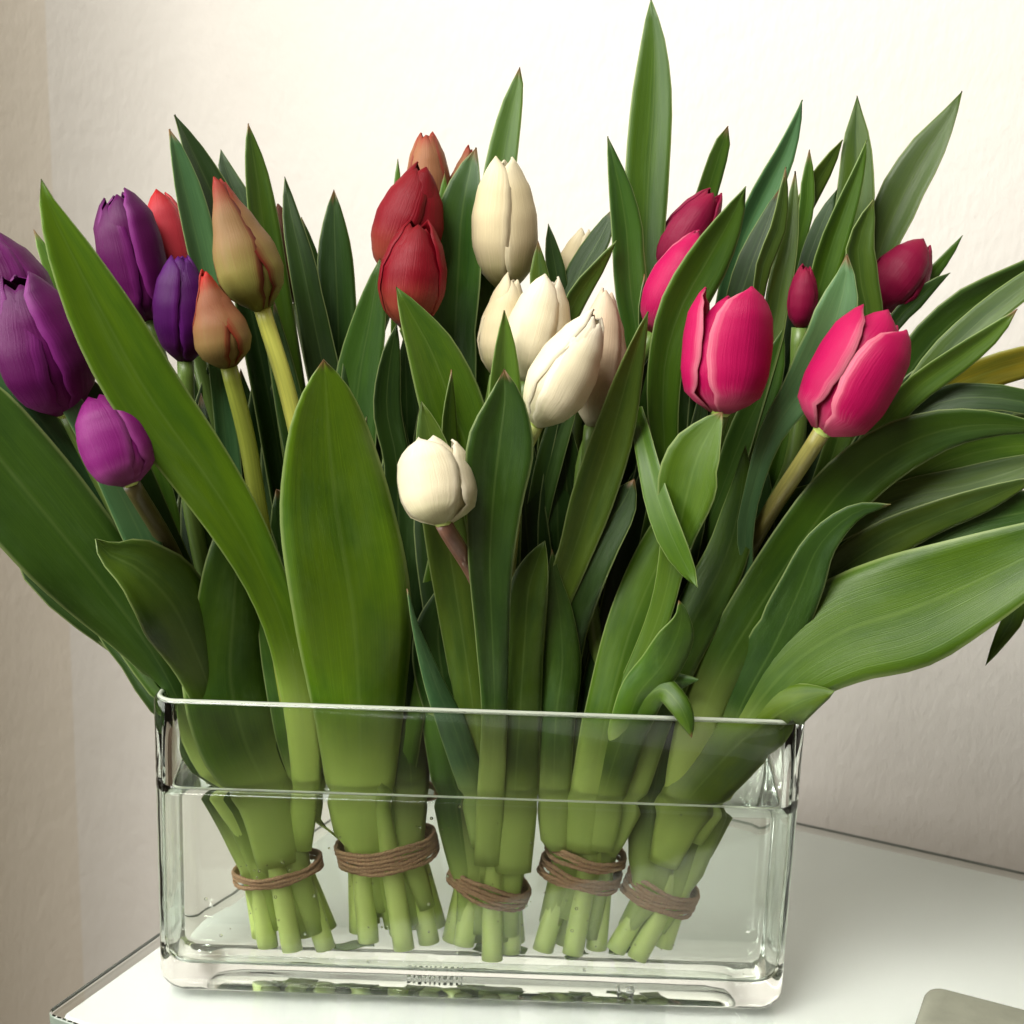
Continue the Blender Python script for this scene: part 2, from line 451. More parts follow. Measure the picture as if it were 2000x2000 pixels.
for k in range(7):
    a = R(90) * k / 6
    ins = ri * (1 - math.cos(a)); z = FZ + ri * (1 - math.sin(a))
    loops.append([vl(x, y, z) for x, y in rrect(IX-ins, IY-ins, IR-ins*0.6)])
v_, f_ = stack(loops)
vase = mesh_obj('glass_vase', v_, f_, M_GLASS)
mid = [vl(x, y, VH - 0.0006) for x, y in rrect(HX - T1*0.5, HY - T2*0.5, 0.0085, 8)]
rim = tube('rim', [list(p) + [0.0011] for p in mid], M_GLINT, vase, 10, closed=True)  # pale tube added for the bright line of light in the polished lip
tag(vase, 'clear rectangular glass vase holding water and five tied bunches', 'vase')

OV = 0.0004
loops = []
for k in range(6, -1, -1):
    a = R(90) * k / 6
    ins = ri * (1 - math.cos(a)); z = FZ + ri * (1 - math.sin(a))
    loops.append([vl(x, y, z-OV) for x, y in rrect(IX-ins+OV, IY-ins+OV, IR-ins*0.6)])
for z in (0.04, 0.07, ZW-0.004): loops.append([vl(x, y, z) for x, y in rrect(IX+OV, IY+OV, IR)])
for ins, dz in ((-OV, 0.0008), (0.0004, 0.0005), (0.0012, 0.0002), (0.003, 0.0)):
    loops.append([vl(x, y, ZW+dz) for x, y in rrect(IX-ins, IY-ins, IR-max(0, ins)*0.6)])
v_, f_ = stack(loops)
water = mesh_obj('water', v_, f_, M_WATER); tag(water, kind='structure')
tube('waterline_glint', [list(vl(x, y, ZW + 0.0009)) + [0.0006] for x, y in rrect(IX - 0.0006, IY - 0.0006, IR, 8)], M_GLINT, water, 8, closed=True)  # pale tube added to imitate the highlight where the water meets the glass

# ------------------------------------------------------------------ tulips
BUN = {  # tie centre in the picture, tilt of the twine, cut ends centre, radius of the bunch (m)
 'A': dict(tie=(545, 1690), tilt=12, cut=(578, 1822), r=0.0190, coils=[-0.0021, -0.0002, 0.0017]),
 'B': dict(tie=(757, 1650), tilt=11, cut=(782, 1812), r=0.0215, coils=[-0.0050, -0.0031, -0.0012, 0.0007, 0.0026, 0.0045]),
 'C': dict(tie=(955, 1722), tilt=-17, cut=(952, 1838), r=0.0175, coils=[-0.0036, -0.0017, 0.0002, 0.0021, 0.0040]),
 'D': dict(tie=(1137, 1678), tilt=-12, cut=(1105, 1832), r=0.0170, coils=[-0.0085, -0.0066, -0.0047, -0.0028, 0.0028, 0.0047, 0.0066]),
 'E': dict(tie=(1287, 1735), tilt=-19, cut=(1238, 1850), r=0.0155, coils=[-0.0048, -0.0029, -0.0010, 0.0009, 0.0028, 0.0047]),
}
for k_, b in BUN.items():
    b['T'] = P(*b['tie'], 0.0); b['C'] = P(*b['cut'], 0.0); b['C'].z = max(b['C'].z, FZ + 0.003)
    b['n'] = 0

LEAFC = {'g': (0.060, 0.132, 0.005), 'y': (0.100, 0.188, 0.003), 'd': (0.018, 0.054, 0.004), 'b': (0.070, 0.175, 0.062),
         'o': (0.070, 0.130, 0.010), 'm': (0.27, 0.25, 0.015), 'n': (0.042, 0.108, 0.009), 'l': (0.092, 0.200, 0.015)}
PROF = {
 'tulip': [(0, .22), (.06, .50), (.18, .84), (.36, 1.0), (.55, .98), (.75, .80), (.90, .52), (1.0, .27)],
 'cup':   [(0, .25), (.05, .58), (.16, .90), (.34, 1.0), (.58, .99), (.78, .86), (.92, .58), (1.0, .30)],
 'long':  [(0, .22), (.06, .48), (.18, .82), (.34, 1.0), (.55, .95), (.78, .70), (.92, .42), (1.0, .22)],
 'open':  [(0, .25), (.05, .58), (.16, .90), (.34, 1.0), (.58, .99), (.78, .92), (.92, .76), (1.0, .60)],
 'bud':   [(0, .26), (.06, .56), (.16, .88), (.28, 1.0), (.45, .92), (.68, .60), (.88, .30), (1.0, .15)],
}
PW = [(0, .22), (.08, .55), (.25, .92), (.45, 1.04), (.62, 1.03), (.78, .90), (.89, .64), (.96, .34), (1.0, .05)]
def lerp(tab, t):
    for (a, x), (b, y) in zip(tab, tab[1:]):
        if t <= b:
            f = (t - a) / (b - a); f = f*f*(3-2*f)*0.5 + f*0.5
            return x + (y - x) * f
    return tab[-1][1]

def flower(root, base, axis, L, Rm, prof, mat, rot, seed, spread=0.0):
    rr = random.Random(seed)
    head = []
    a = axis.normalized()
    e1 = a.cross(Vector((0, -1, 0.2))).normalized(); e2 = a.cross(e1)      # e2 towards or away from the viewer
    if e2.y > 0: e2 = -e2; e1 = -e1
    # receptacle: a small swelling that carries the petals
    pts = [list(base + a * (L * q)) + [Rm * r] for q, r in ((-0.035, .17), (-.01, .23), (.02, .30), (.05, .26), (.08, .10))]
    hd = tube('flower_head', pts, M_STEM, None, 12); child(hd, root); hd.color = (0.42, 0.46, 0.14, 1)
    nu, nv = 18, 11
    for k in range(6):
        outer = k < 3; P_ = PROF['tulip' if prof == 'open' and not outer else prof]
        phi = R(rot) + R(120) * (k % 3) + (0 if outer else R(60)) + R(rr.uniform(-7, 7))
        Lk = L * rr.uniform(0.91, 1.02) * (1.0 if outer else 0.985)
        rk = (1.0 if outer else 0.90)
        lean = rr.uniform(-0.06, 0.16) + spread
        tipc = rr.uniform(-0.14, 0.10)
        grid = []
        for i in range(nu):
            t = i / (nu - 1); t = t ** 0.9
            r = Rm * lerp(P_, t) * rk * (1 + lean * t * t)
            wv = Rm * (1.04 if outer else 1.0) * lerp(PW, t)
            row = []
            for j in range(nv):
                v = 2*j/(nv-1) - 1
                al = min(1.28, wv / max(r, Rm * 0.30)) * v
                fl = 0.82 + 0.18 * math.cos(al)
                ridge = 0.035 * math.exp(-(v*5)**2) * math.sin(math.pi * min(1, t*1.05))
                q = r * (1 + ridge + (0.055 * abs(v)**3 * math.sin(math.pi*min(1, t*0.9+.1)) if outer else -0.02*v*v)) + Rm*0.007*math.sin(9*t + 4*v + k)
                # edges a little nearer the middle so the petals overlap like a bud
                ang = phi + al
                rad = e2 * math.cos(ang) + e1 * math.sin(ang)
                z = Lk * t - 0.02 * L * v*v*t + tipc * L * 0.12 * max(0, t - 0.8) * v
                flat = 1 - 0.10 * (1 - math.cos(al)) 
                row.append(base + a * z + rad * (q * flat))
            grid.append(row)
        o = sheet('petal', grid, 0.0009, PET[mat], None); o.parent = hd
    return hd

RING = [(-80, 11.8), (-28, 11.8), (-135, 11.8), (0, 0.5), (175, 11.8), (30, 11.8), (90, 11.8), (-60, 5), (120, 5)]
TULIPS = {}
def tulip(key, bunch, bpx, tpx, wpx, D, Dt, prof, mat, label, rot=0, scol=(0.085, 0.145, 0.025), srad=0.0037, mid=None, spread=0.0, slot=None):
    b = BUN[bunch]; i = b['n'] if slot is None else slot; b['n'] += 1
    ang, rad = RING[i % len(RING)]; rad *= 0.001 * b['r'] / 0.0175
    off = Vector((math.cos(R(ang)), math.sin(R(ang)), 0)) * rad
    rs = random.Random(hash(key) % 9999 if False else sum(map(ord, key)) * 13)
    T = b['T'] + off * 0.95; C = b['C'] + off * 1.25 + Vector((rs.uniform(-.0025, .0025), 0, rs.uniform(-0.003, 0.006)))
    C.y = max(VC.y - IY + 0.006, min(VC.y + IY - 0.006, C.y)); C.z = max(C.z, FZ + 0.002)
    fb = raw(*bpx, D); ft = raw(*tpx, Dt)
    ax = ft - fb
    root = empty('tulip', C)
    if mid is None:
        # leave the tie along the bunch, then bend to the flower
        up = (T - C).normalized()
        m1 = T + up * 0.05; m1.y = max(VC.y - IY + 0.007, min(VC.y + IY - 0.007, m1.y + off.y * 0.3))
        m2 = fb - ax.normalized() * 0.07
        mids = [m1, m2] if (m2.z > m1.z + 0.02) else [m1 * 0.6 + fb * 0.4]
    else: mids = [raw(*q) for q in mid]
    cps = [list(C) + [0.0050], list(T) + [0.0048]] + [list(q) + [srad*1.05] for q in mids] + [list(fb) + [srad]]
    sm = crom(cps, 40)
    st = tube('stem', sm, M_STEM, None, 12); child(st, root); st.color = (*scol, 1)
    Rm = wpx * 0.5 * px2m(fb)
    flower(root, fb, ax, ax.length, Rm, prof, mat, rot, sum(map(ord, key)), spread)
    tag(root, label, 'tulip', {'A': 'tulips in the purple bunch', 'B': 'tulips in the red and orange bunch', 'C': 'tulips in the white bunch',
                               'D': 'tulips in the first pink bunch', 'E': 'tulips in the second pink bunch'}[bunch])
    TULIPS[key] = dict(root=root, b=bunch, x=0.5*(bpx[0]+tpx[0]), n=0)

tulip('f9', 'A', (256, 944), (184, 772), 132, -0.062, -0.056, 'cup', 'orchid', 'small light purple tulip lowest on the left side', rot=20, scol=(0.07, 0.062, 0.018), mid=[(500, 1450, -0.008), (345, 1100, -0.020)])
tulip('f2', 'A', (130, 805), (28, 535), 176, -0.040, -0.05, 'tulip', 'purple', 'large dark purple tulip at the left edge of the picture', rot=40, mid=[(430, 1400, -0.01), (240, 1020, -0.03)])
tulip('f1', 'A', (60, 690), (-40, 450), 170, -0.012, -0.01, 'tulip', 'purple', 'purple tulip cut off by the left edge behind a larger one', rot=10)
tulip('f5', 'A', (362, 705), (352, 492), 108, -0.004, -0.004, 'tulip', 'violet', 'dark violet tulip beside the small orange bud', rot=55)
tulip('f3', 'A', (290, 625), (222, 374), 120, 0.012, 0.012, 'cup', 'purple', 'purple tulip with upright petals beside a red petal', rot=35, spread=0.12)
tulip('f4', 'A', (355, 570), (308, 374), 84, 0.030, 0.034, 'cup', 'coral', 'coral red tulip behind the upright purple tulip', rot=0)
tulip('f7', 'A', (447, 716), (398, 526), 108, -0.028, -0.030, 'bud', 'budred', 'small closed orange bud with a red tip on green stem', rot=30, scol=(0.20, 0.24, 0.03), mid=[(560, 1400, -0.012), (490, 900, -0.022)])
tulip('f6', 'B', (512, 603), (424, 346), 126, -0.012, -0.014, 'bud', 'bud', 'tall closed green and red bud on a yellowish stem', rot=25, slot=3, scol=(0.38, 0.40, 0.07), mid=[(690, 1350, -0.008), (570, 800, -0.015)])
tulip('f8', 'B', (585, 590), (546, 402), 80, 0.040, 0.042, 'bud', 'brown', 'brownish bud half hidden behind the tall green bud', rot=10)
tulip('f12', 'B', (795, 640), (818, 428), 128, 0.004, 0.006, 'tulip', 'red', 'red tulip low in front of the other red ones', rot=0, mid=[(790, 1350, 0.0), (850, 800, 0.012)])
tulip('f11', 'B', (770, 545), (832, 318), 132, 0.030, 0.030, 'tulip', 'red', 'dark red tulip behind the lowest red one', rot=45, slot=0)
tulip('f10', 'B', (838, 450), (833, 256), 84, 0.056, 0.058, 'tulip', 'rust', 'rusty orange bud rising behind the red tulips', rot=5)
tulip('f13', 'B', (885, 430), (918, 286), 60, 0.060, 0.062, 'bud', 'rust', 'small rust bud peeping from behind a leaf beside the reds', rot=15)
tulip('f20', 'C', (866, 1022), (836, 850), 148, -0.052, -0.040, 'open', 'cream', 'small round white tulip lowest in the middle', rot=25, scol=(0.17, 0.085, 0.055), mid=[(965, 1400, -0.006), (945, 1170, -0.022)])
tulip('f17', 'C', (1046, 828), (1170, 614), 124, -0.036, -0.040, 'long', 'cream', 'bright white tulip leaning to the pink ones', rot=-30, scol=(0.30, 0.34, 0.10), mid=[(975, 1400, -0.005), (1010, 920, -0.028)])
tulip('f18', 'C', (1157, 832), (1188, 562), 104, -0.012, -0.012, 'long', 'blush', 'white blush tinted tulip standing behind the bright leaning one', rot=20)
tulip('f16', 'C', (1030, 745), (1074, 535), 120, -0.006, -0.004, 'tulip', 'cream', 'white tulip in the centre of the white cluster', rot=30)
tulip('f15', 'C', (972, 735), (1004, 532), 98, 0.008, 0.010, 'long', 'ivory', 'white tulip partly behind a bright green leaf tip', rot=10)
tulip('f14', 'C', (988, 566), (984, 306), 126, 0.032, 0.032, 'tulip', 'ivory', 'tall cream tulip standing above the other white ones', rot=58)
tulip('f19', 'C', (1095, 590), (1142, 448), 66, 0.050, 0.052, 'long', 'ivory', 'small cream tulip peeping out behind the white cluster', rot=40)
tulip('f23', 'D', (1408, 805), (1436, 560), 166, -0.045, -0.040, 'open', 'pink', 'bright pink tulip standing upright with pale petal edges', rot=-20, mid=[(1180, 1400, -0.004), (1360, 960, -0.018)])
tulip('f22', 'D', (1275, 652), (1372, 455), 112, 0.002, 0.006, 'tulip', 'pink', 'pink tulip half covered by a broad leaf', rot=30)
tulip('f21', 'D', (1292, 535), (1398, 370), 94, 0.032, 0.034, 'tulip', 'magenta', 'dark red pink tulip in shade above the covered pink one', rot=10)
tulip('f26', 'D', (1562, 640), (1574, 518), 56, 0.002, 0.003, 'tulip', 'magenta', 'smallest dark pink tulip standing between upright leaves', rot=20)
tulip('f24', 'E', (1606, 842), (1742, 610), 168, -0.052, -0.048, 'open', 'pink', 'large pink tulip leaning to the right on a bare stem', rot=-35, scol=(0.20, 0.19, 0.05), mid=[(1330, 1420, -0.004), (1455, 1090, -0.010)])
tulip('f25', 'E', (1716, 604), (1806, 470), 106, 0.028, 0.030, 'tulip', 'magenta', 'dark pink tulip highest at the far right', rot=25)
tulip('f27', 'E', (2080, 760), (2200, 640), 120, -0.01, -0.01, 'tulip', 'magenta', 'tulip whose broad leaves reach past the right edge of the picture', rot=25, mid=[(1380, 1400, 0.0), (1800, 960, -0.015)])
tulip('f28', 'E', (2120, 980), (2250, 900), 120, -0.03, -0.03, 'tulip', 'pink', 'tulip with the lowest broad leaf spreading over the vase corner', rot=25, mid=[(1380, 1420, -0.008), (1760, 1120, -0.028)])

# ------------------------------------------------------------------ leaves
def leaf(bunch, tint, pts, d, tilt=0.0, curl=0.18, fold=0.0, owner=None, wave=0.09, base=True, nu=30, nv=9):
    """pts: (x, y, half width) in picture units from base to tip; d: (distance at base, at the rim, at the tip)"""
    b = BUN[bunch]
    d0, dr, dt = d
    pts = [list(p) for p in pts]
    if base and pts[0][1] < 1500:
        tx, ty = b['tie']
        x0, y0, w0 = pts[0][:3]
        rx = tx + (x0 - tx) * 0.45
        pts = [[tx + (x0 - tx) * 0.04, ty + 10, min(30, w0)], [tx + (x0-tx)*0.20, 1500, min(32, w0)]] + ([[rx, 1320, min(40, w0)]] if y0 < 1150 else []) + pts
    ln = [0.0]
    for p, q in zip(pts, pts[1:]): ln.append(ln[-1] + math.hypot(q[0]-p[0], q[1]-p[1]))
    # arc length where the leaf passes the vase rim
    lr = ln[-1] * 0.3
    for i in range(len(pts)-1):
        if (pts[i][1] - 1395) * (pts[i+1][1] - 1395) <= 0 and pts[i][1] != pts[i+1][1]:
            lr = ln[i] + (ln[i+1]-ln[i]) * (pts[i][1]-1395) / (pts[i][1]-pts[i+1][1]); break
    lr = max(lr, ln[-1]*0.05)
    cps = []
    for p, l in zip(pts, ln):
        if len(p) > 3: D = p[3]
        elif l < lr: D = d0 + (dr - d0) * l / lr
        else: D = dr + (dt - dr) * ((l - lr) / max(1e-6, ln[-1] - lr)) ** 0.85
        q = P(p[0], p[1], D)
        cps.append([q.x, q.y, q.z, p[2] * px2m(q)])
    sm = crom(cps, nu)
    t0, t1 = (tilt if isinstance(tilt, tuple) else (tilt*0.35, tilt))
    ph = rnd.uniform(0, 6.28); asym = rnd.uniform(-0.22, 0.22); nu0 = rnd.uniform(0.45, 0.9); nickside = rnd.choice((0, 0, 1, -1))
    grid = []
    cs = [Vector(s[:3]) for s in sm]
    for i in range(nu):
        u = i / (nu-1)
        T = (cs[min(nu-1, i+1)] - cs[max(0, i-1)]).normalized()
        V = (cs[i] - CAM).normalized()
        S = T.cross(V)
        if S.length < 0.12 and i: S = lastS
        S = S.normalized(); lastS = S
        N = S.cross(T)
        if N.dot(V) > 0: N = -N
        tau = R(t0 + (t1 - t0) * u)
        S2 = S * math.cos(tau) + N * math.sin(tau); N2 = N * math.cos(tau) - S * math.sin(tau)
        wd = max(0.0, sm[i][3]) / max(0.45, math.cos(tau)) * (1 + 0.035*math.sin(u*9 + ph*2))
        nick = 0.10 * math.exp(-((u - nu0) / 0.018)**2) if nickside else 0.0
        if i == nu-1: wd = 0.0
        inside = cs[i].z < VH + 0.01
        cu = curl if not inside else -0.30
        if VH + 0.01 < cs[i].z < VH + 0.07:
            f = (cs[i].z - VH - 0.01) / 0.06; cu = -0.30 * (1-f) + curl * f
        fo = fold * min(1, u * 3)
        row = []
        for j in range(nv):
            v = 2*j/(nv-1) - 1
            off = wd * (cu * (v - asym)**2 + fo * abs(v - asym))
            off += wave * wd * math.sin(u*11 + ph + (1.7 if v > 0 else 0)) * abs(v)**3 * min(1, u*2)
            row.append(cs[i] + S2 * (v * wd * (1 - (nick if v * nickside > 0.6 else 0.0))) + N2 * off)
        grid.append(row)
    # keep the blade inside the glass
    for row in grid:
        for p in row:
            if p.z < VH + 0.001 and abs(p.x - VC.x) < HX + 0.002 and p.y > VC.y - HY - 0.004:
                p.y = max(VC.y - IY + 0.0012, min(VC.y + IY - 0.0012, p.y))
                p.x = max(VC.x - IX + 0.0012, min(VC.x + IX - 0.0012, p.x))
    # the twine draws the blades together at the tie
    ax_ = (b['T'] - b['C']) / (b['T'].z - b['C'].z)
    for row in grid:
        for p in row:
            h = p.z - b['T'].z
            if h < 0.09:
                c_ = b['T'] + ax_ * h; rad = Vector((p.x - c_.x, p.y - c_.y, 0))
                lim = b['r'] + 0.0002 + max(0.0, h - 0.006) * 1.1
                if rad.length > lim:
                    k = lim / rad.length; p.x = c_.x + rad.x * k; p.y = c_.y + rad.y * k
    tx = pts[-1][0] if pts[-1][1] > 200 else pts[-1][0]
    if owner is None:
        cand = [k for k, t_ in TULIPS.items() if t_['b'] == bunch]
        owner = min(cand, key=lambda k: abs(TULIPS[k]['x'] - tx) + 130 * TULIPS[k]['n'])
    TULIPS[owner]['n'] += 1
    o = sheet('leaf', grid, 0.0011, M_LEAF, None); child(o, TULIPS[owner]['root'])
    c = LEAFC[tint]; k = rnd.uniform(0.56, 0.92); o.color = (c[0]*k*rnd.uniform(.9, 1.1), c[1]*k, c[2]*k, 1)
    return o

F0 = -0.017
# --- broad leaves at the front
leaf('B', 'y', [(712,1690,44),(705,1560,66),(703,1400,88),(690,1200,112),(657,1000,114),(641,850,84),(636,760,46),(632,702,2)], (F0,-.024,-.055), 6, 0.10, owner='f6')
leaf('A', 'g', [(552,1690,44),(525,1560,58),(480,1450,88),(450,1330,92),(455,1200,70),(462,1100,58),(470,1020,38),(472,950,3)], (F0,-.022,-.030), 10, -0.12)
leaf('B', 'n', [(600,1640,22),(600,1530,36),(580,1420,46),(560,1300,46),(540,1190,36),(520,1110,22),(505,1050,2)], (-.010,-.015,-.018), 10, 0.1)
leaf('A', 'y', [(590,1660,20),(600,1520,28),(590,1400,34),(560,1240,40),(515,1125,44),(460,1020,54),(385,905,62),(290,770,66),(205,620,60),(130,475,38),(95,400,17),(80,350,2)], (-.012,-.020,-.078), (4,-14), 0.16, 0.10, owner='f9')
leaf('A', 'n', [(520,1685,12),(450,1580,20),(388,1460,24),(338,1345,30),(285,1255,52),(195,1135,84),(90,1005,102),(0,895,104),(-80,790,86),(-170,640,3)], (-.012,-.016,-.060), -12, 0.22, owner='f2')
leaf('A', 'd', [(250,1130,25),(150,985,42),(60,855,46),(-30,730,32),(-90,640,3)], (-.004,-.006,-.020), -20, 0.2)
leaf('A', 'b', [(330,1180,24),(275,1045,34),(190,880,23),(135,780,21),(85,710,14),(60,674,2)], (-.008,-.014,-.052), -15, 0.1, owner='f9')
leaf('A', 'd', [(300,1000,30),(230,860,34),(160,760,28),(90,690,4)], (0,0,-.03), 10, 0.1)
leaf('A', 'g', [(440,1420,30),(388,1290,48),(335,1180,74),(268,1112,58),(210,1082,24),(186,1052,4)], (-.012,-.020,-.052), 25, 0.30, owner='f2')
leaf('A', 'l', [(250,760,25),(150,600,22),(95,510,15),(66,448,2)], (0.004,0.004,.012), 10, 0.2)
# --- upper left, behind the buds
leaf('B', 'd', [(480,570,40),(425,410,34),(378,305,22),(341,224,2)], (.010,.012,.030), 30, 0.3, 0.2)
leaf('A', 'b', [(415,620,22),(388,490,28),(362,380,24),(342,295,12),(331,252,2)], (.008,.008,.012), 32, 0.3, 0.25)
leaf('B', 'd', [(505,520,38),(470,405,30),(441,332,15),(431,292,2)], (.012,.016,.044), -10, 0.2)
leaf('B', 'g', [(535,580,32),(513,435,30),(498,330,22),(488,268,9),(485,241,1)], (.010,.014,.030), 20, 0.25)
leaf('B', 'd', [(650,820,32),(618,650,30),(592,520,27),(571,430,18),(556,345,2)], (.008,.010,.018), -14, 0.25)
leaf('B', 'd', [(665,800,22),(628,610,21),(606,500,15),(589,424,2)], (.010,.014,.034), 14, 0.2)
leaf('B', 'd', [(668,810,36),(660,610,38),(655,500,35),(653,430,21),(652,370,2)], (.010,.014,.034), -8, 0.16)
leaf('B', 'n', [(690,920,45),(702,740,44),(726,610,30),(742,505,3)], (.006,.008,.008), -18, 0.25)
leaf('B', 'g', [(915,920,50),(882,795,64),(843,690,52),(805,618,28),(774,560,2)], (.002,.002,-.012), (-10,12), 0.22, owner='f12')
leaf('B', 'd', [(775,920,25),(755,800,27),(762,700,19),(775,632,2)], (.002,.002,0.0), 15, 0.2)
leaf('B', 'n', [(885,820,46),(890,650,50),(897,520,52),(902,430,46),(915,350,27),(930,288,2)], (.010,.016,.042), (0,-22), 0.2, 0.28, owner='f13')
leaf('B', 'l', [(772,420,6),(776,360,7),(777,310,1)], (.014,.02,.05), 0, 0.2)
leaf('B', 'l', [(862,420,9),(866,380,8),(869,335,1)], (.014,.02,.048), 0, 0.2)
leaf('C', 'g', [(958,580,30),(970,405,31),(984,300,28),(1001,210,20),(1013,155,9),(1015,131,1)], (.014,.018,.058), -16, 0.25, 0.12)
leaf('D', 'g', [(1262,670,36),(1262,490,39),(1267,350,41),(1277,200,37),(1279,100,25),(1275,40,13),(1271,-2,1)], (.010,.014,.040), (0,-18), 0.12, 0.28)
leaf('D', 'n', [(1245,720,25),(1230,560,30),(1223,450,30),(1210,370,23),(1195,305,10),(1187,266,1)], (.008,.010,.018), 18, 0.2, 0.1)
leaf('C', 'd', [(1075,680,18),(1128,545,27),(1174,462,21),(1203,402,3)], (.010,.012,.034), -20, 0.2)
leaf('C', 'o', [(1085,700,15),(1125,582,21),(1165,525,14),(1204,470,2)], (.008,.010,.010), 25, 0.25)
leaf('C', 'd', [(1097,640,15),(1086,532,19),(1077,480,12),(1071,437,1)], (.010,.014,.034), 0, 0.2)
leaf('C', 'o', [(1062,620,20),(1053,545,20),(1051,470,2)], (.010,.012,.020), 10, 0.2)
leaf('C', 'o', [(1112,1100,30),(1152,975,40),(1193,850,40),(1224,740,29),(1248,660,14),(1266,609,2)], (-.004,-.010,-.034), 22, 0.25, 0.15, owner='f18')
leaf('C', 'd', [(1258,700,11),(1255,610,10),(1259,535,1)], (.004,.004,.004), 20, 0.2)
# --- middle front
leaf('C', 'n', [(952,1690,26),(958,1560,26),(966,1400,25),(962,1250,34),(957,1100,44),(964,970,54),(976,860,62),(986,780,36),(985,721,2)], (F0,-.024,-.052), (0,8), 0.05, 0.34, owner='f20')
leaf('C', 'l', [(985,920,35),(984,790,35),(985,690,23),(985,606,2)], (-.006,-.010,-.022), 12, 0.2, 0.2)
leaf('C', 'o', [(868,1010,42),(852,910,40),(838,842,25),(823,784,2)], (-.010,-.014,-.034), -14, 0.2)
leaf('C', 'g', [(882,920,16),(876,825,15),(882,722,1)], (-.004,-.008,-.014), 30, 0.2)
leaf('B', 'd', [(905,1500,40),(868,1340,50),(855,1235,44),(870,1165,24),(886,1112,2)], (-.008,-.012,-.014), 14, -0.1)
leaf('C', 'b', [(948,1650,24),(928,1540,28),(885,1420,28),(852,1340,19),(812,1225,7),(795,1150,1)], (-.015,-.023,-.036), 28, 0.2, owner='f20')
leaf('C', 'g', [(1000,1705,36),(1005,1560,42),(1015,1400,41),(1025,1250,37),(1033,1150,37),(1049,1098,24),(1064,1056,2)], (F0+.001,-.020,-.032), -10, 0.1)
leaf('D', 'n', [(1085,1660,26),(1082,1560,34),(1086,1400,39),(1098,1300,37),(1093,1200,27),(1083,1130,13),(1078,1072,2)], (-.014,-.018,-.024), 10, 0.12)
leaf('D', 'd', [(1095,1440,26),(1104,1255,36),(1125,1140,54),(1163,1057,54),(1214,986,34),(1239,935,3)], (-.006,-.010,-.026), -12, 0.22)
leaf('D', 'g', [(1232,1010,14,.016),(1226,880,15,.010),(1240,800,15,-.008),(1262,880,20,-.030),(1286,975,26,-.042),(1316,1055,27,-.048),(1345,1112,16,-.050),(1362,1148,2,-.052)], (0,0,0), 25, 0.2, 0.15)
leaf('D', 'g', [(1285,1210,24),(1322,1060,32),(1345,955,56),(1366,885,50),(1395,830,22),(1411,804,2)], (-.010,-.020,-.054), -24, 0.25)
leaf('D', 'g', [(1135,1665,32),(1142,1600,38),(1165,1500,44),(1190,1380,46),(1230,1235,49),(1280,1112,49),(1330,1010,40),(1372,915,20),(1402,840,3)], (-.016,-.022,-.022), 6, -0.08)
leaf('D', 'g', [(1180,1665,24),(1220,1550,40),(1262,1430,42),(1312,1300,44),(1372,1180,46),(1420,1082,42),(1442,1000,34),(1452,925,16),(1456,870,2)], (-.012,-.020,-.026), -8, -0.06)
leaf('D', 'g', [(1190,1560,22),(1242,1365,36),(1292,1300,40),(1322,1240,33),(1331,1200,13),(1326,1173,2)], (-.016,-.026,-.046), 16, 0.2)
leaf('D', 'g', [(1165,1660,30,-.017),(1180,1560,42,-.020),(1212,1450,46,-.024),(1248,1378,38,-.028),(1292,1345,24,-.0350),(1326,1376,22,-.0425),(1343,1412,15,-.0450),(1351,1440,1,-.0455)], (0,0,0), 0, 0.1)
leaf('D', 'n', [(1215,1500,25),(1262,1362,28),(1318,1334,17),(1364,1327,2)], (-.010,-.018,-.034), 30, 0.2)
# --- right: leaves round the pink tulips
leaf('E', 'b', [(1455,1140,9),(1455,1040,17),(1470,960,17),(1506,850,24),(1560,770,34),(1610,690,46),(1640,600,39),(1653,540,19),(1654,496,2)], (-.010,-.016,-.040), (20,-16), 0.1, 0.2, owner='f24')
leaf('D', 'g', [(1295,920,20),(1294,800,30),(1300,700,34),(1330,600,44),(1380,510,44),(1425,430,27),(1457,364,2)], (0,-.002,-.020), (0,16), 0.2, 0.1, owner='f22')
leaf('D', 'g', [(1352,470,22),(1381,375,22),(1404,300,19),(1422,246,9)], (.012,.018,.054), 14, 0.25)
leaf('D', 'b', [(1415,620,25),(1445,485,28),(1490,380,28),(1530,300,20),(1555,235,9),(1567,195,1)], (.010,.014,.036), (0,26), 0.15, 0.25)
leaf('D', 'd', [(1425,660,23),(1465,525,29),(1505,420,15),(1523,368,2)], (.006,.008,.016), -20, 0.2)
leaf('D', 'o', [(1470,640,9),(1490,520,15),(1520,440,15),(1535,326,3)], (.004,.006,.004), 20, 0.25)
leaf('D', 'o', [(1500,690,24),(1528,545,24),(1547,440,15),(1553,334,3)], (.006,.006,.010), -16, 0.25, 0.2)
leaf('D', 'g', [(1568,440,14),(1577,360,13),(1581,292,2)], (.010,.014,.030), 10, 0.25)
leaf('E', 'o', [(1535,490,13),(1570,400,21),(1610,330,17),(1646,273,3)], (.012,.016,.034), 20, 0.25)
leaf('E', 'g', [(1655,580,36),(1668,435,39),(1675,340,35),(1674,270,25),(1674,220,10),(1674,187,1)], (.010,.014,.036), -8, 0.12, 0.25)
leaf('E', 'g', [(1580,640,22),(1618,495,27),(1655,390,19),(1680,320,9),(1693,272,1)], (.006,.008,.012), 24, 0.2, 0.2)
leaf('E', 'd', [(1565,560,15),(1600,450,17),(1636,368,3)], (.006,.008,.022), -16, 0.2)
leaf('E', 'g', [(1685,640,22),(1714,505,31),(1760,390,43),(1815,290,33),(1851,232,16),(1879,178,1)], (.010,.014,.040), (0,-18), 0.12, 0.26)
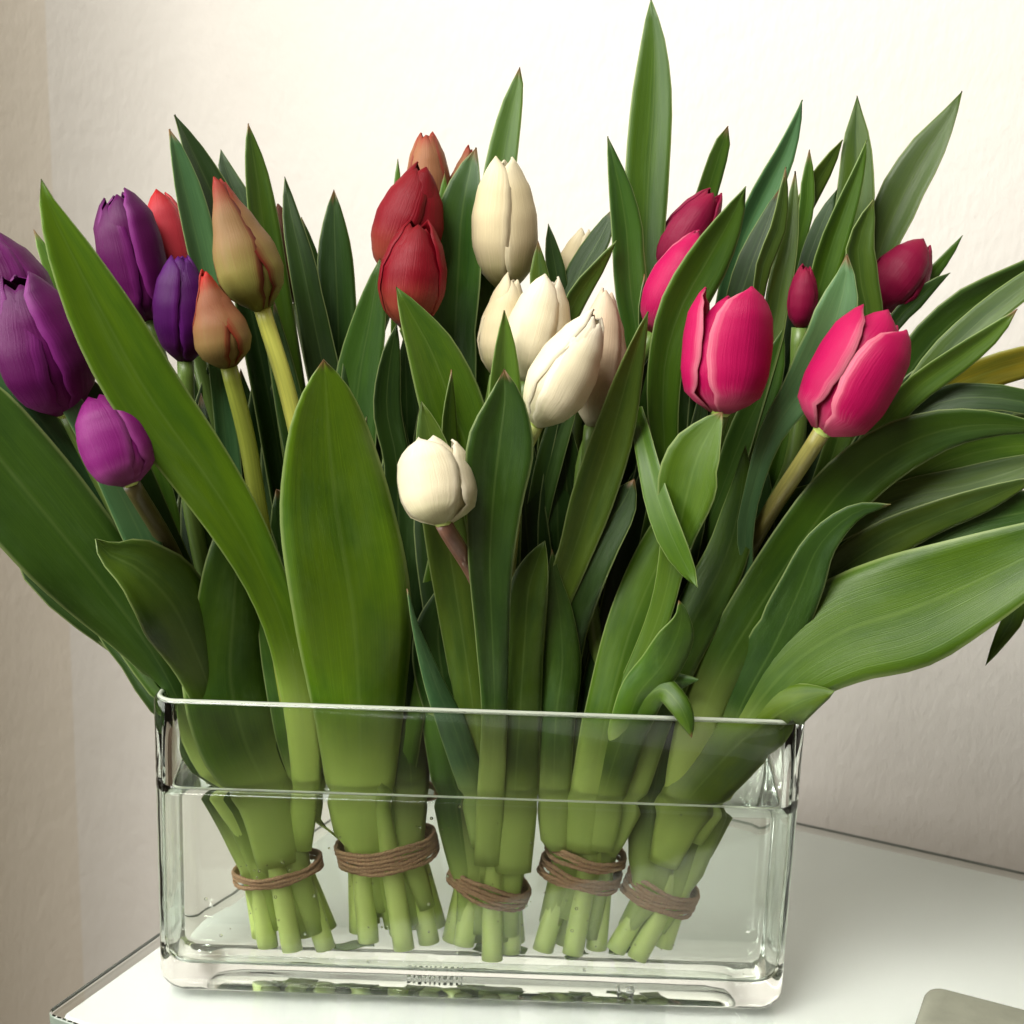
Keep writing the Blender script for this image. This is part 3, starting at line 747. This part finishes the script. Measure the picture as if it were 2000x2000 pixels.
leaf('E', 'o', [(1690,680,25),(1680,545,29),(1675,480,25),(1690,430,15),(1706,389,2)], (.004,.006,.008), 26, 0.25, 0.15)
leaf('E', 'd', [(1730,660,15),(1790,585,17),(1830,550,9),(1856,533,1)], (.008,.010,.022), 10, 0.25)
leaf('E', 'n', [(1690,880,32),(1790,705,42),(1880,612,43),(1970,560,37),(2060,510,25),(2140,465,2)], (.004,.006,.010), 14, 0.2, owner='f25')
leaf('E', 'o', [(1745,840,22),(1832,712,29),(1920,622,26),(2010,552,22),(2110,470,2)], (.002,.004,-.006), -18, 0.25)
leaf('E', 'l', [(1690,880,26),(1780,767,27),(1870,700,25),(1940,648,16),(1987,604,2)], (-.002,-.004,-.026), 20, 0.2, 0.12)
leaf('E', 'm', [(1770,850,25),(1850,764,31),(1930,727,31),(2020,702,28),(2120,690,3)], (.002,.002,-.008), 14, 0.2)
leaf('E', 'd', [(1710,880,26),(1830,790,30),(1920,777,27),(2010,790,24),(2110,835,2)], (-.002,-.006,-.024), -24, 0.2)
leaf('E', 'g', [(1320,1640,30),(1345,1480,36),(1400,1330,46),(1480,1190,56),(1570,1052,60),(1650,950,57),(1740,880,51),(1840,840,39),(1940,828,24),(2050,838,6)], (-.014,-.022,-.042), (6,22), 0.1, owner='f27')
leaf('E', 'l', [(1690,1010,26),(1790,932,32),(1880,890,41),(1970,872,42),(2060,870,30),(2140,885,2)], (-.004,-.008,-.030), 20, 0.22, owner='f27')
leaf('E', 'g', [(1550,1100,20),(1660,1018,29),(1770,972,33),(1880,950,35),(1980,920,28),(2090,878,2)], (-.006,-.012,-.034), -14, 0.2, owner='f27')
leaf('E', 'n', [(1360,1600,28),(1405,1490,38),(1452,1370,46),(1512,1260,52),(1562,1150,44),(1602,1062,30),(1670,1000,16),(1740,985,2)], (-.014,-.023,-.046), (-10,20), 0.14, owner='f28')
leaf('E', 'o', [(1530,1240,26),(1620,1132,37),(1720,1060,42),(1820,1012,34),(1920,975,26),(2030,930,3)], (-.008,-.014,-.038), 16, 0.2, owner='f28')
leaf('E', 'n', [(1690,1130,26),(1800,1072,37),(1900,1022,44),(2000,1000,44),(2110,970,3)], (-.006,-.012,-.036), 10, 0.2, owner='f27')
leaf('E', 'g', [(1345,1640,24),(1390,1540,40),(1445,1425,58),(1540,1305,84),(1650,1232,104),(1770,1194,110),(1880,1148,92),(1990,1096,70),(2090,1045,42),(2170,1000,3)], (-.016,-.025,-.072), (4,-10), 0.10, 0.10, owner='f28', wave=0.08)
leaf('E', 'y', [(1292,1690,30,-.017),(1335,1580,50,-.021),(1405,1490,60,-.024),(1482,1420,58,-.028),(1560,1372,36,-.040),(1630,1350,3,-.050)], (0,0,0), 8, -0.1, owner='f28')
leaf('E', 'g', [(1560,1245,14,-.012),(1750,1160,18,-.020),(1900,1122,22,-.028),(1985,1140,25,-.034),(1982,1200,21,-.038),(1950,1256,12,-.040),(1925,1300,1,-.041)], (-.004,-.008,0), 15, 0.2, owner='f28')
leaf('A', 'b', [(340,1260,16),(235,1065,24),(125,885,27),(45,778,26),(-30,690,20),(-80,640,2)], (-.006,-.008,-.046), 22, 0.15)
leaf('A', 'd', [(260,1060,26),(170,900,30),(80,780,26),(10,700,18),(-40,640,2)], (-.002,-.002,-.012), -12, 0.2)
leaf('A', 'n', [(430,1090,26),(380,920,30),(335,800,24),(310,700,3)], (0,0,.004), 14, 0.2)
leaf('B', 'n', [(610,1000,26),(575,830,28),(550,700,22),(535,590,2)], (.004,.006,.010), -14, 0.2)
leaf('B', 'd', [(720,960,26),(700,820,30),(690,720,22),(688,640,2)], (.002,.002,.010), 14, 0.2)
leaf('C', 'n', [(1050,1010,24),(1080,880,28),(1110,780,22),(1128,690,2)], (.002,.002,.004), -14, 0.2)
leaf('D', 'n', [(1400,980,24),(1450,850,30),(1500,740,26),(1530,640,3)], (.002,.002,.006), 16, 0.2)
leaf('E', 'd', [(1640,960,26),(1720,830,30),(1800,740,26),(1870,680,3)], (.004,.006,.004), 16, 0.2)
leaf('E', 'n', [(1620,1020,22),(1740,920,28),(1860,850,30),(1980,800,22),(2080,770,2)], (.002,0,-.010), -16, 0.2)
leaf('E', 'd', [(1560,1170,24),(1680,1080,32),(1810,1040,34),(1930,1050,26),(2050,1090,3)], (-.004,-.006,-.028), 14, 0.2)
leaf('E', 'g', [(1740,640,12),(1800,560,14),(1850,500,9),(1880,460,1)], (.010,.014,.040), 20, 0.2)
# --- leaves deeper in the bouquet, seen only in the gaps
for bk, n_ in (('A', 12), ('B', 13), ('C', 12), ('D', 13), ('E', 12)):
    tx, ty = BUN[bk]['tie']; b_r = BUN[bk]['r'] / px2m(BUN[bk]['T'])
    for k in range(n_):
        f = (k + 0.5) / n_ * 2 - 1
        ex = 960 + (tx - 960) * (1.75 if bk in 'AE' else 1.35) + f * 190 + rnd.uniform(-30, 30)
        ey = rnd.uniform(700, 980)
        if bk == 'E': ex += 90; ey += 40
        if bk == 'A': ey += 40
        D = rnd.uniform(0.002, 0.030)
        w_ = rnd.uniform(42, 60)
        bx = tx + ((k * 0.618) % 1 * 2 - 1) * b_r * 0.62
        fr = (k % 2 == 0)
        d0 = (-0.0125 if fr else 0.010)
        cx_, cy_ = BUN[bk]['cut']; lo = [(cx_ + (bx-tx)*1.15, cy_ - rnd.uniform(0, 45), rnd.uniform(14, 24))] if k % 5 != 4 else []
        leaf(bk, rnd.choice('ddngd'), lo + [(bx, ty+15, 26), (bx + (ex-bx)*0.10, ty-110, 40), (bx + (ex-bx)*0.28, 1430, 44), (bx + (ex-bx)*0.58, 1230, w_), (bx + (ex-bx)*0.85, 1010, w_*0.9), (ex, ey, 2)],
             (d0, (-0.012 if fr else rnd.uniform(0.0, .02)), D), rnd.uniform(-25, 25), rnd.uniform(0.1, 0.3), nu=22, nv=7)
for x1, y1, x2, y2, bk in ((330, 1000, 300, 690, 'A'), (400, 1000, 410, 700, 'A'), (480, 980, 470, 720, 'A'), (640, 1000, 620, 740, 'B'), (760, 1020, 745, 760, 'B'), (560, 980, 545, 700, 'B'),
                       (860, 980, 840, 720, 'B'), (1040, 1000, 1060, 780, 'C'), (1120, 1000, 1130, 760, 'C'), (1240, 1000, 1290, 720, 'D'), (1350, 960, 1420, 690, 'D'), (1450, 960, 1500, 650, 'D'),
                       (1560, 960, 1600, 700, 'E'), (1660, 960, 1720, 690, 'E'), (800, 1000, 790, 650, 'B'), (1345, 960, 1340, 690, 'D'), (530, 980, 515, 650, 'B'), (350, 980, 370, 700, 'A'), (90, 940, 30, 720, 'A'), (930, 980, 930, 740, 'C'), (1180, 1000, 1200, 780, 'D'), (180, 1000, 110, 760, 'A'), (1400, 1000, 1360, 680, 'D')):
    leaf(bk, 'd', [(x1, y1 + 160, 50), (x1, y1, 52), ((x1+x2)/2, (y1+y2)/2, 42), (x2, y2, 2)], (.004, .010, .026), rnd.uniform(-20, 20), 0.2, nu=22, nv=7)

# ------------------------------------------------------------------ twine round each bunch
TW = {'A': 'thin brown twine tied round the purple bunch, the leftmost band', 'B': 'brown twine wound round the second bunch from the left, highest band',
      'C': 'brown twine band round the middle bunch, slanting down to the right', 'D': 'double brown twine band round the fourth bunch from the left',
      'E': 'brown twine band round the rightmost bunch in the vase'}
for k_, b in BUN.items():
    ax = (b['T'] - b['C']).normalized()
    root = empty('twine_band', b['T'])
    tilt = Matrix.Rotation(-R(b['tilt']), 3, 'Y')
    up = tilt @ Vector((0, 0, 1))
    e1 = tilt @ Vector((1, 0, 0)); e2 = Vector((0, 1, 0))
    for ci, h in enumerate(b['coils']):
        n = 260; pts = []
        rr = random.Random(ci * 7 + ord(k_))
        ph = rr.uniform(0, 6.28); wob = rr.uniform(0.0003, 0.0008)
        for i in range(n):
            a = 2*math.pi*i/n
            r = b['r'] + 0.0018 + 0.0003*math.sin(3*a+ph)
            z = h + wob*math.sin(2*a+ph) + 0.0004*math.sin(5*a+ph*2)
            y = r*0.98*math.sin(a)
            p = b['T'] + e1*(r*math.cos(a)) + e2*y + up*z
            pts.append(list(p) + [0.00112])
        o = tube('coil', pts, M_TWINE, None, 10, closed=True, flute=lambda i, a: 0.72 + 0.34*abs(math.cos(a + i*0.34)))
        child(o, root)
    tag(root, TW[k_], 'twine', 'twine bands round the bunches')

# ------------------------------------------------------------------ small things
def scrap(px, py, s, label, rot):
    p = P(px, py, 0.0 if False else -0.012); 
    c = Vector((p.x, VC.y + rnd.uniform(-0.012, 0.004), FZ + 0.0012))
    n = 9; rr = random.Random(px)
    grid = []
    for i in range(5):
        row = []
        for j in range(5):
            u, v = i/4-.5, j/4-.5
            q = Vector((u*s*1.6, v*s*(1-0.9*abs(u)), 0.0010*math.sin(5*u)+0.0012*v*v*4 + rr.uniform(0, .0004)))
            row.append(c + Matrix.Rotation(R(rot), 3, 'Z') @ q)
        grid.append(row)
    o = sheet('leaf_scrap', grid, 0.0006, M_SCRAP, None, False)
    tag(o, label, 'leaf scrap', 'scraps on the bottom of the vase')
scrap(690, 1868, 0.012, 'torn green leaf scrap lying under the second bunch', 10)
scrap(975, 1885, 0.016, 'largest green leaf scrap lying under the middle bunch', -15)
scrap(1125, 1890, 0.007, 'tiny green leaf scrap lying under the fourth bunch', 30)
scrap(1215, 1893, 0.008, 'small green leaf scrap lying near the rightmost bunch', -5)

# air bubbles clinging to the stems and the inside of the glass
vs, fs = [], []; rb_ = random.Random(11)
for k in range(90):
    if k < 45: c = Vector((VC.x + rb_.uniform(-IX, IX)*0.9, VC.y - IY + 0.0009, FZ + 0.004 + (ZW-FZ-0.006)*rb_.random()))
    else:
        b = rb_.choice(list(BUN.values())); a = R(rb_.uniform(200, 340)); f = rb_.random()
        q = b['C'].lerp(b['T'], f*1.3); c = q + Vector((math.cos(a), math.sin(a), 0)) * (b['r'] + 0.0022)
    if c.z > ZW - 0.002: continue
    r = rb_.choice((0.0003, 0.0004, 0.0005, 0.0008)); a0 = len(vs)
    for i in range(1, 5):
        for j in range(8):
            th, ph_ = math.pi*i/5, 2*math.pi*j/8
            vs.append(c + Vector((math.sin(th)*math.cos(ph_), math.sin(th)*math.sin(ph_), math.cos(th))) * r)
    vs += [c + Vector((0, 0, r)), c - Vector((0, 0, r))]
    for i in range(3):
        for j in range(8): fs.append((a0+i*8+j, a0+(i+1)*8+j, a0+(i+1)*8+(j+1) % 8, a0+i*8+(j+1) % 8))
    for j in range(8): fs.append((a0+32, a0+j, a0+(j+1) % 8)); fs.append((a0+33, a0+24+(j+1) % 8, a0+24+j))
bub = mesh_obj('air_bubbles', vs, fs, mat_glass('air_in_water', (1, 1, 1), 0.752))
tag(bub, 'tiny air bubbles in the vase water', 'bubbles', kind='stuff')

# mark moulded into the bottom of the vase
fc = bpy.data.curves.new('moulded_mark', 'FONT'); fc.body = '13'; fc.size = 0.011; fc.extrude = 0.0003
ft_ = bpy.data.objects.new('mark_source', fc); COL.objects.link(ft_)
bpy.context.view_layer.update()
fm = bpy.data.meshes.new_from_object(ft_.evaluated_get(bpy.context.evaluated_depsgraph_get()))
bpy.data.objects.remove(ft_); fm.materials.clear(); fm.materials.append(M_FROST)
fo = bpy.data.objects.new('moulded_mark', fm); COL.objects.link(fo)
p = raw(1195, 1940, -0.020)
fo.location = (p.x, VC.y - 0.020, 0.0058)
fo.parent = vase

# worn row of moulded strokes, too small to read
vs, fs = [], []; rr = random.Random(5); x = 0.0
for k in range(11):
    wk = rr.choice((0.0007, 0.0009, 0.0016)); y1 = rr.choice((0.0042, 0.0042, 0.0036)); y0 = rr.choice((0.0, 0.0, 0.0016))
    a = len(vs)
    vs += [(x+q*wk, y, z) for z in (0, 0.0004) for q, y in ((0, y0), (1, y0), (1, y1), (0, y1))]
    fs += [(a, a+3, a+2, a+1), (a+4, a+5, a+6, a+7)] + [(a+i, a+(i+1) % 4, a+4+(i+1) % 4, a+4+i) for i in range(4)]
    x += wk + 0.0014
mk = mesh_obj('moulded_mark', vs, fs, M_FROST, vase, smooth=False)
p = raw(795, 1915, -0.020); mk.location = (p.x, VC.y - 0.012, 0.0058)

# grey slab at the front right
def gslab():
    c0 = raw(1812, 1918, 0); d = ray(1812, 1918); z1 = 0.012
    c = CAM + d * ((z1 - CAM.z) / d.z)
    loops = []
    hx, hy = 0.09, 0.07
    ux = WD; uy = WN
    ctr = c + ux*hx - uy*hy
    for ins, z in ((0.001, 0.0008), (0, 0.003), (0, 0.009), (0.0012, 0.0112), (0.003, 0.012)):
        loops.append([Vector((ctr.x, ctr.y, z)) + ux*x + uy*y for x, y in rrect(hx-ins, hy-ins, 0.008-ins*0.5)])
    v_, f_ = stack(loops)
    o = mesh_obj('felt_pad', v_, f_, M_FELT)
    tag(o, 'matt grey green pad with rounded corner lying on the table', 'pad')
gslab()
